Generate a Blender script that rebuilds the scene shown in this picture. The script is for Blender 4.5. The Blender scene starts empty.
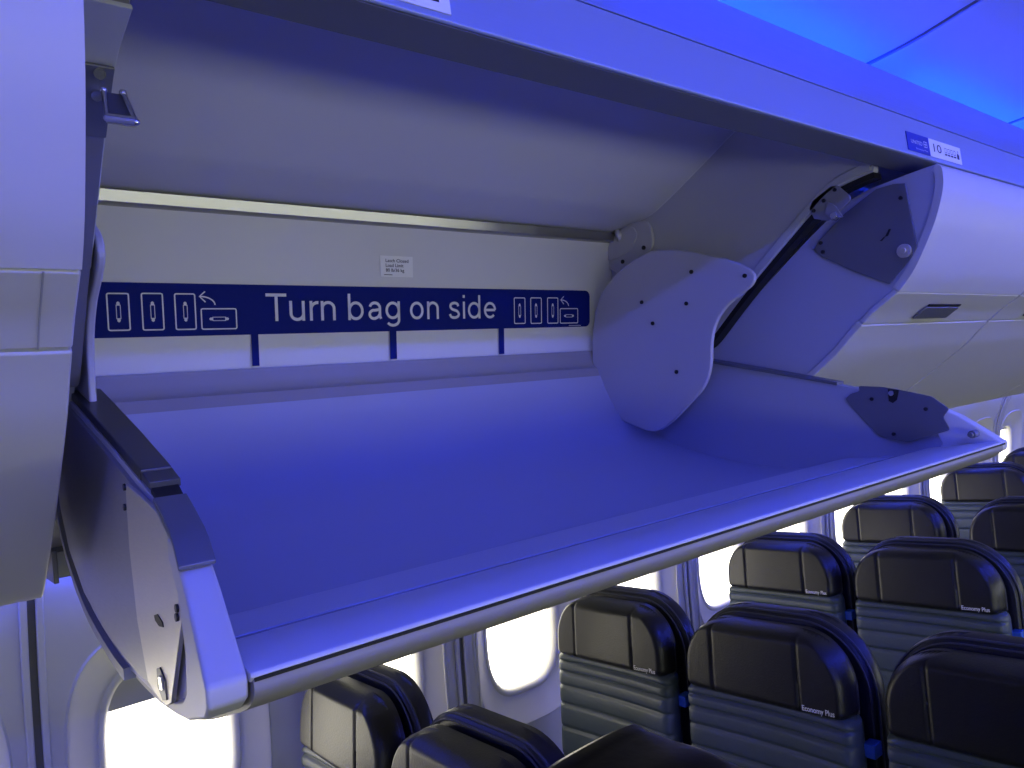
import bpy, bmesh, math, random
from mathutils import Vector, Matrix
random.seed(4)
scn = bpy.context.scene
COL = scn.collection
# ---------------------------------------------------------------- frame of the place
# world: X aft along the aisle, Y towards the window wall, Z up, origin at the camera, floor at z = FZ
FZ = -1.6
F = 740.0
def _cam_axes():
    dx = Vector((930.0, 78.0, F)); b = -116.0
    a = -(F * F + dx.y * b) / dx.x
    dy = Vector((a, b, F)); dx.normalize(); dy.normalize()
    dz = dx.cross(dy)
    if dz.y < 0: dz = -dz
    return dx, dy, dz
DX, DY, DZ = _cam_axes()
def ray(px, py):
    c = Vector((px - 512.0, 384.0 - py, F))
    return Vector((DX.dot(c), DY.dot(c), DZ.dot(c)))
def on_x(px, py, x):
    d = ray(px, py); d = d * (x / d.x); return (d.y, d.z)

# ---------------------------------------------------------------- materials
def mat(name, col, rough=.5, metal=0.0, emit=None, estr=0.0, noise=0.0, nscale=20.0, bump=0.0, bscale=200.0,
        aniso=None, coat=0.0, spec=.5):
    m = bpy.data.materials.new(name); m.use_nodes = True
    nt = m.node_tree; b = nt.nodes['Principled BSDF']
    b.inputs['Base Color'].default_value = (*col, 1); b.inputs['Roughness'].default_value = rough
    b.inputs['Metallic'].default_value = metal; b.inputs['Specular IOR Level'].default_value = spec
    if coat: b.inputs['Coat Weight'].default_value = coat; b.inputs['Coat Roughness'].default_value = .2
    if emit:
        b.inputs['Emission Color'].default_value = (*emit, 1); b.inputs['Emission Strength'].default_value = estr
    tc = nt.nodes.new('ShaderNodeTexCoord')
    if noise:
        mp = nt.nodes.new('ShaderNodeMapping')
        if aniso: mp.inputs['Scale'].default_value = aniso
        n = nt.nodes.new('ShaderNodeTexNoise'); n.inputs['Scale'].default_value = nscale; n.inputs['Detail'].default_value = 4
        r = nt.nodes.new('ShaderNodeMapRange')
        r.inputs['To Min'].default_value = 1 - noise; r.inputs['To Max'].default_value = 1 + noise
        mx = nt.nodes.new('ShaderNodeMix'); mx.data_type = 'RGBA'; mx.blend_type = 'MULTIPLY'
        mx.inputs[0].default_value = 1.0; mx.inputs[6].default_value = (*col, 1)
        nt.links.new(tc.outputs['Object'], mp.inputs[0]); nt.links.new(mp.outputs[0], n.inputs['Vector'])
        nt.links.new(n.outputs['Fac'], r.inputs['Value']); nt.links.new(r.outputs[0], mx.inputs[7])
        nt.links.new(mx.outputs[2], b.inputs['Base Color'])
        if aniso:
            r2 = nt.nodes.new('ShaderNodeMapRange')
            r2.inputs['To Min'].default_value = max(.05, rough - .1); r2.inputs['To Max'].default_value = rough + .1
            nt.links.new(n.outputs['Fac'], r2.inputs['Value']); nt.links.new(r2.outputs[0], b.inputs['Roughness'])
    if bump:
        n2 = nt.nodes.new('ShaderNodeTexNoise'); n2.inputs['Scale'].default_value = bscale; n2.inputs['Detail'].default_value = 3
        bp = nt.nodes.new('ShaderNodeBump'); bp.inputs['Strength'].default_value = bump; bp.inputs['Distance'].default_value = .002
        nt.links.new(tc.outputs['Object'], n2.inputs['Vector']); nt.links.new(n2.outputs['Fac'], bp.inputs['Height'])
        nt.links.new(bp.outputs[0], b.inputs['Normal'])
    return m
M = {}
M['plastic'] = mat('off_white_plastic', (.70, .70, .71), .42, noise=.02, nscale=6)
M['outer'] = mat('bin_outer_plastic', (.56, .555, .54), .42, noise=.02, nscale=6)
M['sidewash'] = mat('blue_sidewall_light', (.1, .1, .1), .4, emit=(.03, .06, 1.0), estr=19.0)
M['bin_side'] = mat('bin_side_grey', (.44, .45, .49), .5)
M['tray_outer'] = mat('tray_outer_beige_grey', (.31, .295, .27), .45)  # white plastic; tan shade of the underside put into the base colour
M['liner'] = mat('bin_liner_grey', (.60, .60, .62), .5, bump=.08, bscale=500, noise=.02, nscale=5)
M['panel'] = mat('bin_back_panel', (.68, .68, .69), .5, bump=.06, bscale=500)
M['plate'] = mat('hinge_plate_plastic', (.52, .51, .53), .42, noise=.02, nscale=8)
M['steel'] = mat('brushed_steel', (.66, .63, .56), .40, .7, noise=.12, nscale=14, aniso=(1, 6, 60))
M['steel_x'] = mat('brushed_aluminium', (.80, .79, .77), .25, 1.0)
M['strip_metal'] = mat('strip_aluminium', (.36, .355, .345), .30, 1.0)
M['grey_metal'] = mat('grey_painted_metal', (.20, .205, .22), .45, .5, noise=.04, nscale=12)
M['dark_metal'] = mat('dark_gunmetal', (.09, .09, .11), .38, .7)
M['screw'] = mat('dark_screw', (.05, .05, .06), .4, .8)
M['black'] = mat('black_rubber', (.006, .006, .008), .6)
M['header'] = mat('header_anodised', (.29, .34, .47), .36, .30, noise=.03, nscale=10, aniso=(1, 40, 40))
M['under'] = mat('header_underside_grey', (.16, .17, .18), .5)
M['wall'] = mat('sidewall_plastic', (.57, .565, .56), .5, noise=.015, nscale=8)
M['joint'] = mat('soft_joint_grey', (.34, .34, .35), .6)
M['seam'] = mat('panel_gap_grey', (.10, .10, .11), .6)
M['ceiling'] = mat('ceiling_plastic', (.34, .40, .62), .5)  # panels are white; blue cast of the cove lights put into the colour
M['floor'] = mat('dark_blue_carpet', (.03, .035, .06), .9, noise=.3, nscale=120, bump=.4, bscale=400)
M['navyband'] = mat('navy_decal', (.002, .010, .17), .6, spec=.12)
M['print'] = mat('white_print', (.74, .74, .80), .5)
M['sticker'] = mat('white_sticker', (.85, .85, .86), .45)
M['ink'] = mat('black_ink', (.01, .01, .02), .5)
M['leather'] = mat('black_leather', (.011, .011, .012), .38, bump=.25, bscale=260, noise=.1, nscale=30, spec=.5)
M['slate'] = mat('slate_blue_leather', (.064, .088, .108), .40, bump=.2, bscale=300, noise=.08, nscale=30, spec=.55)
M['navy'] = mat('navy_leather', (.010, .012, .024), .38, bump=.15, bscale=260, spec=.55)
M['stitch'] = mat('grey_piping', (.05, .055, .075), .5)
M['greyplastic'] = mat('light_grey_shell', (.50, .51, .53), .45)
M['bluetag'] = mat('blue_tag', (.03, .12, .55), .4)
M['gloss'] = mat('glossy_black_leather', (.006, .006, .007), .30, bump=.2, bscale=60, spec=.35)
M['shade'] = mat('window_shade', (.45, .45, .47), .5)
M['daylight'] = mat('daylight_pane', (.9, .9, .9), .3, emit=(1, .93, .72), estr=4.5)
M['daylight2'] = mat('daylight_pane_far_side', (.9, .9, .9), .3, emit=(.95, 1.0, .84), estr=10.0)
M['led2'] = mat('blue_led_strip_bright', (.1, .1, .1), .4, emit=(.05, .075, 1.0), estr=120.0)
M['led'] = mat('blue_led_strip', (.1, .1, .1), .4, emit=(.0, .030, 1.0), estr=75.0)

# ---------------------------------------------------------------- builders
def link(name, bm, m, parent=None, smooth=True, angle=35, bevel=0, seg=2, mw=None):
    me = bpy.data.meshes.new(name)
    bmesh.ops.recalc_face_normals(bm, faces=bm.faces)
    bm.to_mesh(me); bm.free()
    me.materials.append(M[m] if isinstance(m, str) else m)
    if smooth:
        for p in me.polygons: p.use_smooth = True
        me.set_sharp_from_angle(angle=math.radians(angle))
    o = bpy.data.objects.new(name, me); COL.objects.link(o)
    if parent: o.parent = parent
    if bevel:
        b = o.modifiers.new('edge_rounding', 'BEVEL'); b.width = bevel; b.segments = seg
        b.limit_method = 'ANGLE'; b.angle_limit = math.radians(35); b.harden_normals = True
    return o
def empty(name, loc, label=None, cat=None, group=None, kind=None, parent=None):
    o = bpy.data.objects.new(name, None); COL.objects.link(o); o.location = loc; o.empty_display_size = .1
    tag(o, label, cat, group, kind)
    if parent: o.parent = parent
    return o
def tag(o, label=None, cat=None, group=None, kind=None):
    if label: o['label'] = label
    if cat: o['category'] = cat
    if group: o['group'] = group
    if kind: o['kind'] = kind
    return o
def catmull(pts, n=6):
    out = []
    for i in range(len(pts) - 1):
        p0 = pts[max(i - 1, 0)]; p1 = pts[i]; p2 = pts[i + 1]; p3 = pts[min(i + 2, len(pts) - 1)]
        for k in range(n):
            t = k / n
            out.append(tuple(.5 * ((2 * b) + (-a + c) * t + (2 * a - 5 * b + 4 * c - d) * t * t + (-a + 3 * b - 3 * c + d) * t ** 3)
                             for a, b, c, d in zip(p0, p1, p2, p3)))
    out.append(tuple(pts[-1])); return out
def prism_x(pts, x0, x1, bm=None, org=(0, 0, 0), nx=1):
    """closed (y,z) polygon extruded along X. x0/x1 may be callables of y."""
    bm = bm or bmesh.new()
    fx = lambda f, y: (f(y) if callable(f) else f)
    rings = []
    for k in range(nx + 1):
        t = k / nx
        rings.append([bm.verts.new((fx(x0, y) * (1 - t) + fx(x1, y) * t - org[0], y - org[1], z - org[2])) for y, z in pts])
    n = len(pts)
    for k in range(nx):
        for i in range(n):
            bm.faces.new((rings[k][i], rings[k][(i + 1) % n], rings[k + 1][(i + 1) % n], rings[k + 1][i]))
    if isinstance(pts, Strip):
        for rg, rv in ((rings[0], True), (rings[-1], False)):
            for i in range(n // 2 - 1):
                f = (rg[i], rg[i + 1], rg[n - 2 - i], rg[n - 1 - i]); bm.faces.new(tuple(reversed(f)) if rv else f)
    else:
        bm.faces.new(list(reversed(rings[0]))); bm.faces.new(rings[-1])
    return bm
class Strip(list): pass
def thick(poly, t):
    """open (y,z) polyline -> closed polygon, thickened by t to its left side"""
    n = len(poly); off = []
    for i in range(n):
        a = poly[max(i - 1, 0)]; b = poly[min(i + 1, n - 1)]
        d = (b[0] - a[0], b[1] - a[1]); l = math.hypot(*d) or 1
        off.append((poly[i][0] - d[1] / l * t, poly[i][1] + d[0] / l * t))
    return Strip(list(poly) + list(reversed(off)))
def roundpoly(pts, r, n=5):
    out = []; m = len(pts)
    for i in range(m):
        p = Vector(pts[i]); a = Vector(pts[i - 1]) - p; b = Vector(pts[(i + 1) % m]) - p
        ri = min(r, a.length * .45, b.length * .45)
        s = p + a.normalized() * ri; e = p + b.normalized() * ri
        for k in range(n + 1):
            t = k / n; q = s * (1 - t) ** 2 + p * 2 * t * (1 - t) + e * t * t
            out.append((q.x, q.y))
    return out
def box(bm, c, s, rot=None):
    mtx = Matrix.Translation(c) @ (rot.to_4x4() if rot else Matrix.Identity(4)) @ Matrix.Diagonal((*s, 1))
    return bmesh.ops.create_cube(bm, size=1, matrix=mtx)
def cyl(bm, a, b, r, n=16, r2=None):
    a = Vector(a); b = Vector(b); d = b - a
    q = Vector((0, 0, 1)).rotation_difference(d.normalized())
    bmesh.ops.create_cone(bm, cap_ends=True, segments=n, radius1=r, radius2=r if r2 is None else r2, depth=d.length,
                          matrix=Matrix.Translation((a + b) / 2) @ q.to_matrix().to_4x4())
# flat lettering / marks on a plane:  origin o, unit u (right), v (up), n (towards viewer)
def to_plane(bm, pl, lift):
    o, u, v, n = pl
    for vt in bm.verts:
        c = vt.co; p = o + u * c.x + v * c.y + n * (c.z + lift); vt.co = p
def text_bm(s, x0, x1, ybase, h, caps_h=True, offset=0.0):
    """text fitted so that its width spans x0..x1, and its capital height is h, standing on ybase"""
    cu = bpy.data.curves.new('t', 'FONT'); cu.body = s; cu.offset = offset; cu.resolution_u = 4
    o = bpy.data.objects.new('t', cu); COL.objects.link(o)
    dg = bpy.context.evaluated_depsgraph_get(); me = bpy.data.meshes.new_from_object(o.evaluated_get(dg))
    bm = bmesh.new(); bm.from_mesh(me)
    cu.body = 'T'; dg.update(); me2 = bpy.data.meshes.new_from_object(o.evaluated_get(bpy.context.evaluated_depsgraph_get()))
    ch = max(v.co.y for v in me2.vertices)
    bpy.data.objects.remove(o); bpy.data.curves.remove(cu); bpy.data.meshes.remove(me); bpy.data.meshes.remove(me2)
    lo = min(v.co.x for v in bm.verts); hi = max(v.co.x for v in bm.verts)
    sx = (x1 - x0) / (hi - lo); sy = h / ch
    for v in bm.verts: v.co = Vector(((v.co.x - lo) * sx + x0, v.co.y * sy + ybase, 0))
    return bm
def thicken_flat(bm, t):
    r = bmesh.ops.extrude_face_region(bm, geom=bm.faces[:])
    for v in [g for g in r['geom'] if isinstance(g, bmesh.types.BMVert)]: v.co.z += t
def flat_poly(bm, pts, t=0.0006):
    lo = [bm.verts.new((x, y, 0)) for x, y in pts]; hi = [bm.verts.new((x, y, t)) for x, y in pts]
    n = len(pts)
    bm.faces.new(list(reversed(lo))); bm.faces.new(hi)
    for i in range(n): bm.faces.new((lo[i], lo[(i + 1) % n], hi[(i + 1) % n], hi[i]))
def ring(bm, x0, x1, y0, y1, r, w, t=0.0005):
    def rr(a0, a1, b0, b1, r): return roundpoly([(a0, b0), (a1, b0), (a1, b1), (a0, b1)], r, 4)
    A = rr(x0, x1, y0, y1, r); B = rr(x0 + w, x1 - w, y0 + w, y1 - w, max(r - w, .0005))
    va = [bm.verts.new((x, y, t)) for x, y in A]; vb = [bm.verts.new((x, y, t)) for x, y in B]
    n = len(A)
    for i in range(n): bm.faces.new((va[i], va[(i + 1) % n], vb[(i + 1) % n], vb[i]))
def strip_path(bm, pts, w, t=.0005):
    pts = [Vector(p) for p in pts]; L = []; R = []
    for i, p in enumerate(pts):
        d = (pts[min(i + 1, len(pts) - 1)] - pts[max(i - 1, 0)]).normalized(); nn = Vector((-d.y, d.x)) * w / 2
        L.append(bm.verts.new((p.x + nn.x, p.y + nn.y, t))); R.append(bm.verts.new((p.x - nn.x, p.y - nn.y, t)))
    for i in range(len(pts) - 1): bm.faces.new((L[i], R[i], R[i + 1], L[i + 1]))
def isect(px, py, pl):
    o, u, v, n = pl; d = ray(px, py); p = d * (o.dot(n) / d.dot(n)); q = p - o
    return q.dot(u), q.dot(v)

# ================================================================ SETTING
XA, XB = -1.4, 9.0
# ---- floor, end walls
bm = bmesh.new(); box(bm, ((XA + XB) / 2, 0, FZ - .03), (XB - XA, 3.7, .06))
tag(link('floor', bm, 'floor', smooth=False), kind='structure')
for nm, x in (('wall_front', XA - .02), ('wall_back', XB + .02)):
    bm = bmesh.new(); box(bm, (x, 0, -.45), (.04, 3.7, 2.4)); tag(link(nm, bm, 'wall', smooth=False), kind='structure')

# ---- curved sidewall with window openings
WALLP = [(1.74, -1.6), (1.80, -1.3), (1.83, -1.0), (1.82, -.75), (1.80, -.55), (1.75, -.35), (1.66, -.17), (1.56, -.02),
         (1.40, .22), (1.15, .48), (.90, .64), (.80, .67)]
WP = catmull(WALLP, 8)
def yw(z):
    for (y0, z0), (y1, z1) in zip(WP, WP[1:]):
        if z0 <= z <= z1 or z1 <= z <= z0:
            t = (z - z0) / ((z1 - z0) or 1); return y0 + (y1 - y0) * t
    return WP[0][0] if z < WP[0][1] else WP[-1][0]
WC = -.60
def superell(hw, hh, n, cx, cz, ex=3.2):
    out = []
    for k in range(n):
        a = 2 * math.pi * k / n; c, s = math.cos(a), math.sin(a)
        out.append((cx + hw * math.copysign(abs(c) ** (2 / ex), c), cz + hh * math.copysign(abs(s) ** (2 / ex), s)))
    return out
def rectpath(hw, z0, z1, n, cx, cz):
    out = []
    for k in range(n):
        a = 2 * math.pi * k / n; c, s = math.cos(a), math.sin(a)
        t = min(hw / abs(c) if abs(c) > 1e-9 else 1e9, ((z1 - cz) if s > 0 else (cz - z0)) / abs(s) if abs(s) > 1e-9 else 1e9)
        out.append((cx + c * t, cz + s * t))
    return out
def sidewall(sgn, name, centers):
    bm = bmesh.new(); N = 64
    ztop, zbot = -.22, -1.02
    def add(x, z, dy): return bm.verts.new((x, sgn * (yw(z) + dy), z))
    for c in centers:
        loops = []
        ro = rectpath(.25, zbot, ztop, N, c, WC)
        spec = [(ro, 0), (superell(.208, .292, N, c, WC), 0), (superell(.204, .288, N, c, WC), -.005), (superell(.199, .283, N, c, WC), -.003),
                (superell(.192, .275, N, c, WC), .004), (superell(.150, .218, N, c, WC), .026), (superell(.141, .206, N, c, WC), .030), (superell(.134, .196, N, c, WC), .050)]
        for pts, dy in spec: loops.append([add(x, z, dy) for x, z in pts])
        # rectangle corners
        for i in range(N):
            for a, b in zip(loops, loops[1:]):
                bm.faces.new((a[i], a[(i + 1) % N], b[(i + 1) % N], b[i]))
        # close the square corners left by the angular sampling
        for sx in (-1, 1):
            for zc in (ztop, zbot):
                cv = add(c + sx * .25, zc, 0)
                ang = math.atan2(zc - WC, sx * .25) % (2 * math.pi); k = int(ang / (2 * math.pi) * N)
                bm.faces.new((loops[0][k], cv, loops[0][(k + 1) % N]))
    x0 = centers[0] - .25; x1 = centers[-1] + .25; nx = len(centers)
    def sheet(zs):
        rows = [[add(x0 + (x1 - x0) * i / nx, z, 0) for i in range(nx + 1)] for z in zs]
        for a, b in zip(rows, rows[1:]):
            for i in range(nx): bm.faces.new((a[i], a[i + 1], b[i + 1], b[i]))
    sheet([-1.6, -1.45, -1.3, -1.15, zbot])
    zs = [ztop] + [z for y, z in WP if z > ztop + .01]; sheet(zs)
    bmesh.ops.remove_doubles(bm, verts=bm.verts, dist=.0005)
    return tag(link(name, bm, 'wall', angle=50), kind='structure')
cent = [.38 + .5 * k for k in range(-3, 17)]
sidewall(1, 'wall_right', cent); sidewall(-1, 'wall_left', cent)
# panel joints: a recessed dark gap flanked by rounded edges
trim_n = [0]
def trim(bm, m, **k):
    trim_n[0] += 1
    return tag(link('trim_%d' % trim_n[0], bm, m, **k), kind='structure')
for k in range(-1, 9):
    x = .13 + k
    bm = bmesh.new()
    pts = [(y - .004, z) for y, z in WP if z < .0]
    prism_x(thick(pts, -.008), x - .0065, x + .0065, bm)
    trim(bm, 'seam')
    bm = bmesh.new()
    for s in (-1, 1):
        prism_x(thick([(y - .002, z) for y, z in WP if z < .0], .010), x + s * .0065, x + s * .020, bm)
    trim(bm, 'wall', bevel=.004)
    if k > 0:  # vertical shallow pilaster ribs either side of each joint
        bm = bmesh.new()
        for s in (-1, 1):
            prism_x(thick([(y - .001, z) for y, z in WP if z < .0], .006), x + s * .055 - .004, x + s * .055 + .004, bm)
        trim(bm, 'wall', bevel=.003)
# dado rail (small ledge low on the sidewall) 
bm = bmesh.new()
prism_x([(1.832, -1.02), (1.810, -1.03), (1.800, -1.05), (1.832, -1.06)], XA, XB, bm); trim(bm, 'wall', bevel=.003)

# windows: frame, pane with daylight, shade
for i, c in enumerate(cent):
    for sgn in ((1, -1)):
        if i % 1: continue
        y0 = sgn * (yw(WC) + .05)
        w = empty('window_%d' % (2 * i + (1 if sgn > 0 else 2)), (c, y0, WC), kind='structure')
        bm = bmesh.new(); N = 64
        def loop(hw, hh, dy): return [bm.verts.new((x, sgn * (yw(z + WC) - yw(WC) + dy), z)) for x, z in superell(hw, hh, N, 0, 0)]
        ls = [loop(.149, .213, -.018), loop(.144, .207, -.024), loop(.135, .196, -.022), loop(.128, .190, -.010), loop(.128, .190, .015)]
        for a, b in zip(ls, ls[1:]):
            for k in range(N): bm.faces.new((a[k], a[(k + 1) % N], b[(k + 1) % N], b[k]))
        link('window_frame', bm, 'wall', w, angle=60)
        bm = bmesh.new(); p = [bm.verts.new((x, sgn * (yw(z + WC) - yw(WC) + .013), z)) for x, z in superell(.130, .192, N, 0, 0)]
        c0 = bm.verts.new((0, sgn * .013, 0))
        for k in range(N): bm.faces.new((p[k], p[(k + 1) % N], c0))
        link('pane', bm, 'daylight' if sgn > 0 else 'daylight2', w)
        if sgn > 0:
            bm = bmesh.new()
            drop = [.085, .02, .02, .03][(i + 1) % 4] if i != 3 else .085
            pts = [q for q in superell(.131, .193, 96, 0, 0)]
            top = [q for q in pts if q[1] > .19 - drop]
            top.sort(key=lambda q: q[0])
            f = [bm.verts.new((x, (yw(z + WC) - yw(WC)) + .004, z)) for x, z in top]
            if len(f) > 2:
                bm.faces.new(f)
                r = bmesh.ops.extrude_face_region(bm, geom=bm.faces[:])
                for v in [g for g in r['geom'] if isinstance(g, bmesh.types.BMVert)]: v.co.y -= .004
                link('shade', bm, 'shade', w)
            else: bm.free()

# ---- ceiling (cove ceiling panels with joints)
CP = catmull([(-.80, .66), (-.60, .665), (-.40, .69), (0, .715), (.40, .69), (.60, .665), (.80, .66)], 5)
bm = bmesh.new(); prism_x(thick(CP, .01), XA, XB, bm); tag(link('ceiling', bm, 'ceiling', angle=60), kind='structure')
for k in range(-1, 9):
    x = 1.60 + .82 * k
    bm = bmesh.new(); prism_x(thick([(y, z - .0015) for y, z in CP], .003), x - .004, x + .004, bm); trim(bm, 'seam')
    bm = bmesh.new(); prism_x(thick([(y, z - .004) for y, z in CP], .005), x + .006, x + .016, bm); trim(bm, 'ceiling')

# ---- header rail above the bins + cove with led strip
HA, HB, HC = (.500, .3565), (.500, .4200), (.602, .588)
for sgn in (1, -1):
    bm = bmesh.new()
    prism_x([(sgn * a, b) for a, b in [(.500, .3565), (.500, .4200), (.516, .428), (.530, .362), (.505, .3575), (.503, .3545)]], XA, XB, bm)
    trim(bm, 'header', bevel=.0015)
    bm = bmesh.new(); prism_x([(sgn * a, b) for a, b in [(.503, .3540), (.507, .3585), (.531, .365), (.531, .380), (.563, .380), (.563, .3600)]], XA, XB, bm)
    trim(bm, 'under', bevel=.001)
    bm = bmesh.new()
    prism_x([(sgn * a, b) for a, b in [(.5003, .4215), (.602, .586), (.607, .588), (.612, .583), (.62, .568), (1.0, .568), (1.0, .562), (.61, .560), (.520, .4300)]], XA, XB, bm)
    trim(bm, 'header', bevel=.002)
    for k in range(10):
        xs = XA + .1 + k * 1.02
        bm = bmesh.new(); box(bm, (xs + .46, sgn * (.70 if sgn > 0 else .655), (.5735 if sgn > 0 else .628)), (.92, .022, .007 if sgn > 0 else .016))
        o = link('light_strip', bm, 'led' if sgn > 0 else 'led2')
        tag(o, 'blue light strip lying in the cove above the %s bins' % ('window-side' if sgn > 0 else 'opposite'), 'light', 'blue cove light strips ' + ('window side' if sgn > 0 else 'opposite side'))

# row placards on the header face
n_h = Vector((0, -(HB[1] - HA[1]), (HB[0] - HA[0]))).normalized()
hv = Vector((0, HB[0] - HA[0], HB[1] - HA[1])).normalized()
PH = (Vector((0, HA[0], HA[1])), Vector((1, 0, 0)), hv, n_h)
def row_sign(x0, xm, x1, v0, v1, label, full=True):
    r = empty('row_sign', PH[0] + PH[1] * x0, label, 'sign')
    inv = Matrix.Translation(-r.location)
    def put(name, bm, m, lift, par=r):
        to_plane(bm, PH, lift); bmesh.ops.transform(bm, matrix=inv, verts=bm.verts); return link(name, bm, m, par, smooth=False)
    bm = bmesh.new(); flat_poly(bm, [(x0, v0), (xm, v0), (xm, v1), (x0, v1)], .001); bp = put('blue_placard', bm, 'bluetag2', .0003)
    bm = bmesh.new(); flat_poly(bm, [(xm + .001, v0), (x1, v0), (x1, v1), (xm + .001, v1)], .001); wp = put('white_placard', bm, 'sticker', .0003)
    w = xm - x0; h = v1 - v0
    if full:
        bm = text_bm('UNITED', x0 + .16 * w, x0 + .66 * w, v0 + .42 * h, .20 * h)
        put('lettering', bm, 'print', .0018, bp)
        bm = bmesh.new(); ring(bm, x0 + .72 * w, x0 + .88 * w, v0 + .36 * h, v0 + .70 * h, .002, .0012)
        strip_path(bm, [(x0 + .80 * w, v0 + .36 * h), (x0 + .80 * w, v0 + .70 * h)], .0012)
        strip_path(bm, [(x0 + .72 * w, v0 + .53 * h), (x0 + .88 * w, v0 + .53 * h)], .0012)
        put('globe_mark', bm, 'print', .0015, bp)
        bm = text_bm('Economy Plus', x0 + .35 * w, x0 + .88 * w, v0 + .14 * h, .09 * h)
        put('lettering', bm, 'print', .0018, bp)
    W = x1 - xm
    bm = text_bm('10', xm + .12 * W, xm + .36 * W, v0 + .30 * h, .46 * h); 
    put('lettering', bm, 'ink', .0018, wp)
    bm = bmesh.new()
    for k in range(4):   # four little seat pictograms and a figure
        a = xm + (.46 + k * .095) * W; ww = .065 * W
        ring(bm, a, a + ww, v0 + .42 * h, v0 + .70 * h, .001, .0009)
        flat_poly(bm, [(a, v0 + .28 * h), (a + ww, v0 + .28 * h), (a + ww, v0 + .36 * h), (a, v0 + .36 * h)], .0005)
    a = xm + .86 * W
    flat_poly(bm, [(a, v0 + .26 * h), (a + .06 * W, v0 + .26 * h), (a + .06 * W, v0 + .5 * h), (a + .03 * W, v0 + .62 * h), (a, v0 + .5 * h)], .0005)
    ring(bm, a + .015 * W, a + .045 * W, v0 + .64 * h, v0 + .74 * h, .001, .0009)
    put('seat_pictograms', bm, 'ink', .0015, wp)
M['bluetag2'] = mat('placard_blue', (.008, .018, .32), .4)
_a = isect(908, 150, PH); _b = isect(929.5, 153, PH); _c = isect(961, 161.5, PH); _d = isect(904, 130, PH)
row_sign(_a[0], _b[0], _c[0], .0060, .0370, 'blue and white row 10 sign on the header over the closed bin', True)
row_sign(.16, .235, isect(450, 12, PH)[0], .006, .037, 'white row sign cut off by the photo top edge, above the open bin', True)

# ================================================================ CLOSED BINS
FRONT = catmull([(.484, .341), (.4775, .330), (.480, .300), (.497, .255), (.520, .214), (.548, .173), (.5755, .1455)], 5)
STRIP = catmull([(.5775, .1440), (.600, .131), (.622, .1185), (.6455, .1010)], 3)
LOWER = catmull([(.6478, .0990), (.672, .080), (.703, .054), (.752, .022), (.85, -.038), (.95, -.092), (1.01, -.122), (1.035, -.127), (1.05, -.115)], 4)
BACK = [(1.10, -.07), (1.15, .0), (1.15, .03), (1.06, .085), (.99, .114), (.72, .284), (.650, .324), (.60, .336), (.53, .340)]
def closed_bin(x0, x1, label, latch=None, plate=False):
    r = empty('overhead_bin', (x0, .75, -.12), label, 'overhead bin', 'closed overhead bins')
    org = (x0, .75, -.12)
    side = FRONT + STRIP + LOWER + BACK
    # inner body slightly recessed (shows as the joint lines)
    body = [(y + .003, z) if (y, z) in FRONT or (y, z) in STRIP or (y, z) in LOWER else (y, z) for y, z in side]
    link('bin_body', prism_x(body, x0 + .003, x1 - .003, org=org), 'bin_side', r, angle=40)
    def cover(name, line, t=.012):
        return link(name, prism_x(thick(line, t), x0, x1, org=org), 'outer', r, angle=40, bevel=.0026, seg=3)
    cover('upper_panel', FRONT, .013); cover('latch_strip', STRIP, .010); cover('lower_panel', LOWER, .013)
    xm = (x0 + x1) / 2 - .04
    if x0 < 0: xm = None
    else:
        p0 = Vector((0, .604, .128)); p1 = Vector((0, .578, .142)); d = (p1 - p0).normalized()
        # recess: a dark tray and a flap
        a = Vector((0, .638, .1065)); b = Vector((0, .597, .1325)); u = (b - a).normalized(); n = Vector((0, -u.z, u.y))
        if n.y > 0: n = -n
        pl = (a - Vector(org), Vector((1, 0, 0)), u, n); L = (b - a).length
        bm = bmesh.new()
        flat_poly(bm, roundpoly([(x0 + .172, L * .10), (x0 + .325, L * .10), (x0 + .33, L * .76), (x0 + .177, L * .76)], .004), .0035)
        to_plane(bm, pl, .0005); lt = link('latch_handle', bm, 'grey_metal', r, bevel=.001)
        bm = bmesh.new()
        flat_poly(bm, [(x0 + .18, L * .79), (x0 + .328, L * .79), (x0 + .328, L * .90), (x0 + .18, L * .90)], .002)
        to_plane(bm, pl, .001); link('handle_slot', bm, 'black', lt)
    return r
closed_bin(-1.05, .0915, 'closed white overhead bin at left edge of the photo, nearest one')
rb = closed_bin(1.337, 1.935, 'closed white overhead bin right beside the open one, metal end plate showing')
closed_bin(1.945, 2.985, 'closed white overhead bin cut by the right edge, second past the open one')
for k in range(2): closed_bin(2.995 + 1.08 * k, 4.065 + 1.08 * k, ['closed white overhead bin third past the open one, only its lower corner in view', 'closed overhead bin fourth past the open one', 'closed overhead bin farthest aft'][k])
# vertical joint on the near bin's latch strip
bm = bmesh.new(); prism_x(thick([(y - .0004, z) for y, z in STRIP], -.0006), .0680, .0692, bm, org=(-1.05, .75, -.12))
o = link('strip_joint', bm, 'joint', bpy.data.objects['overhead_bin'])

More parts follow.
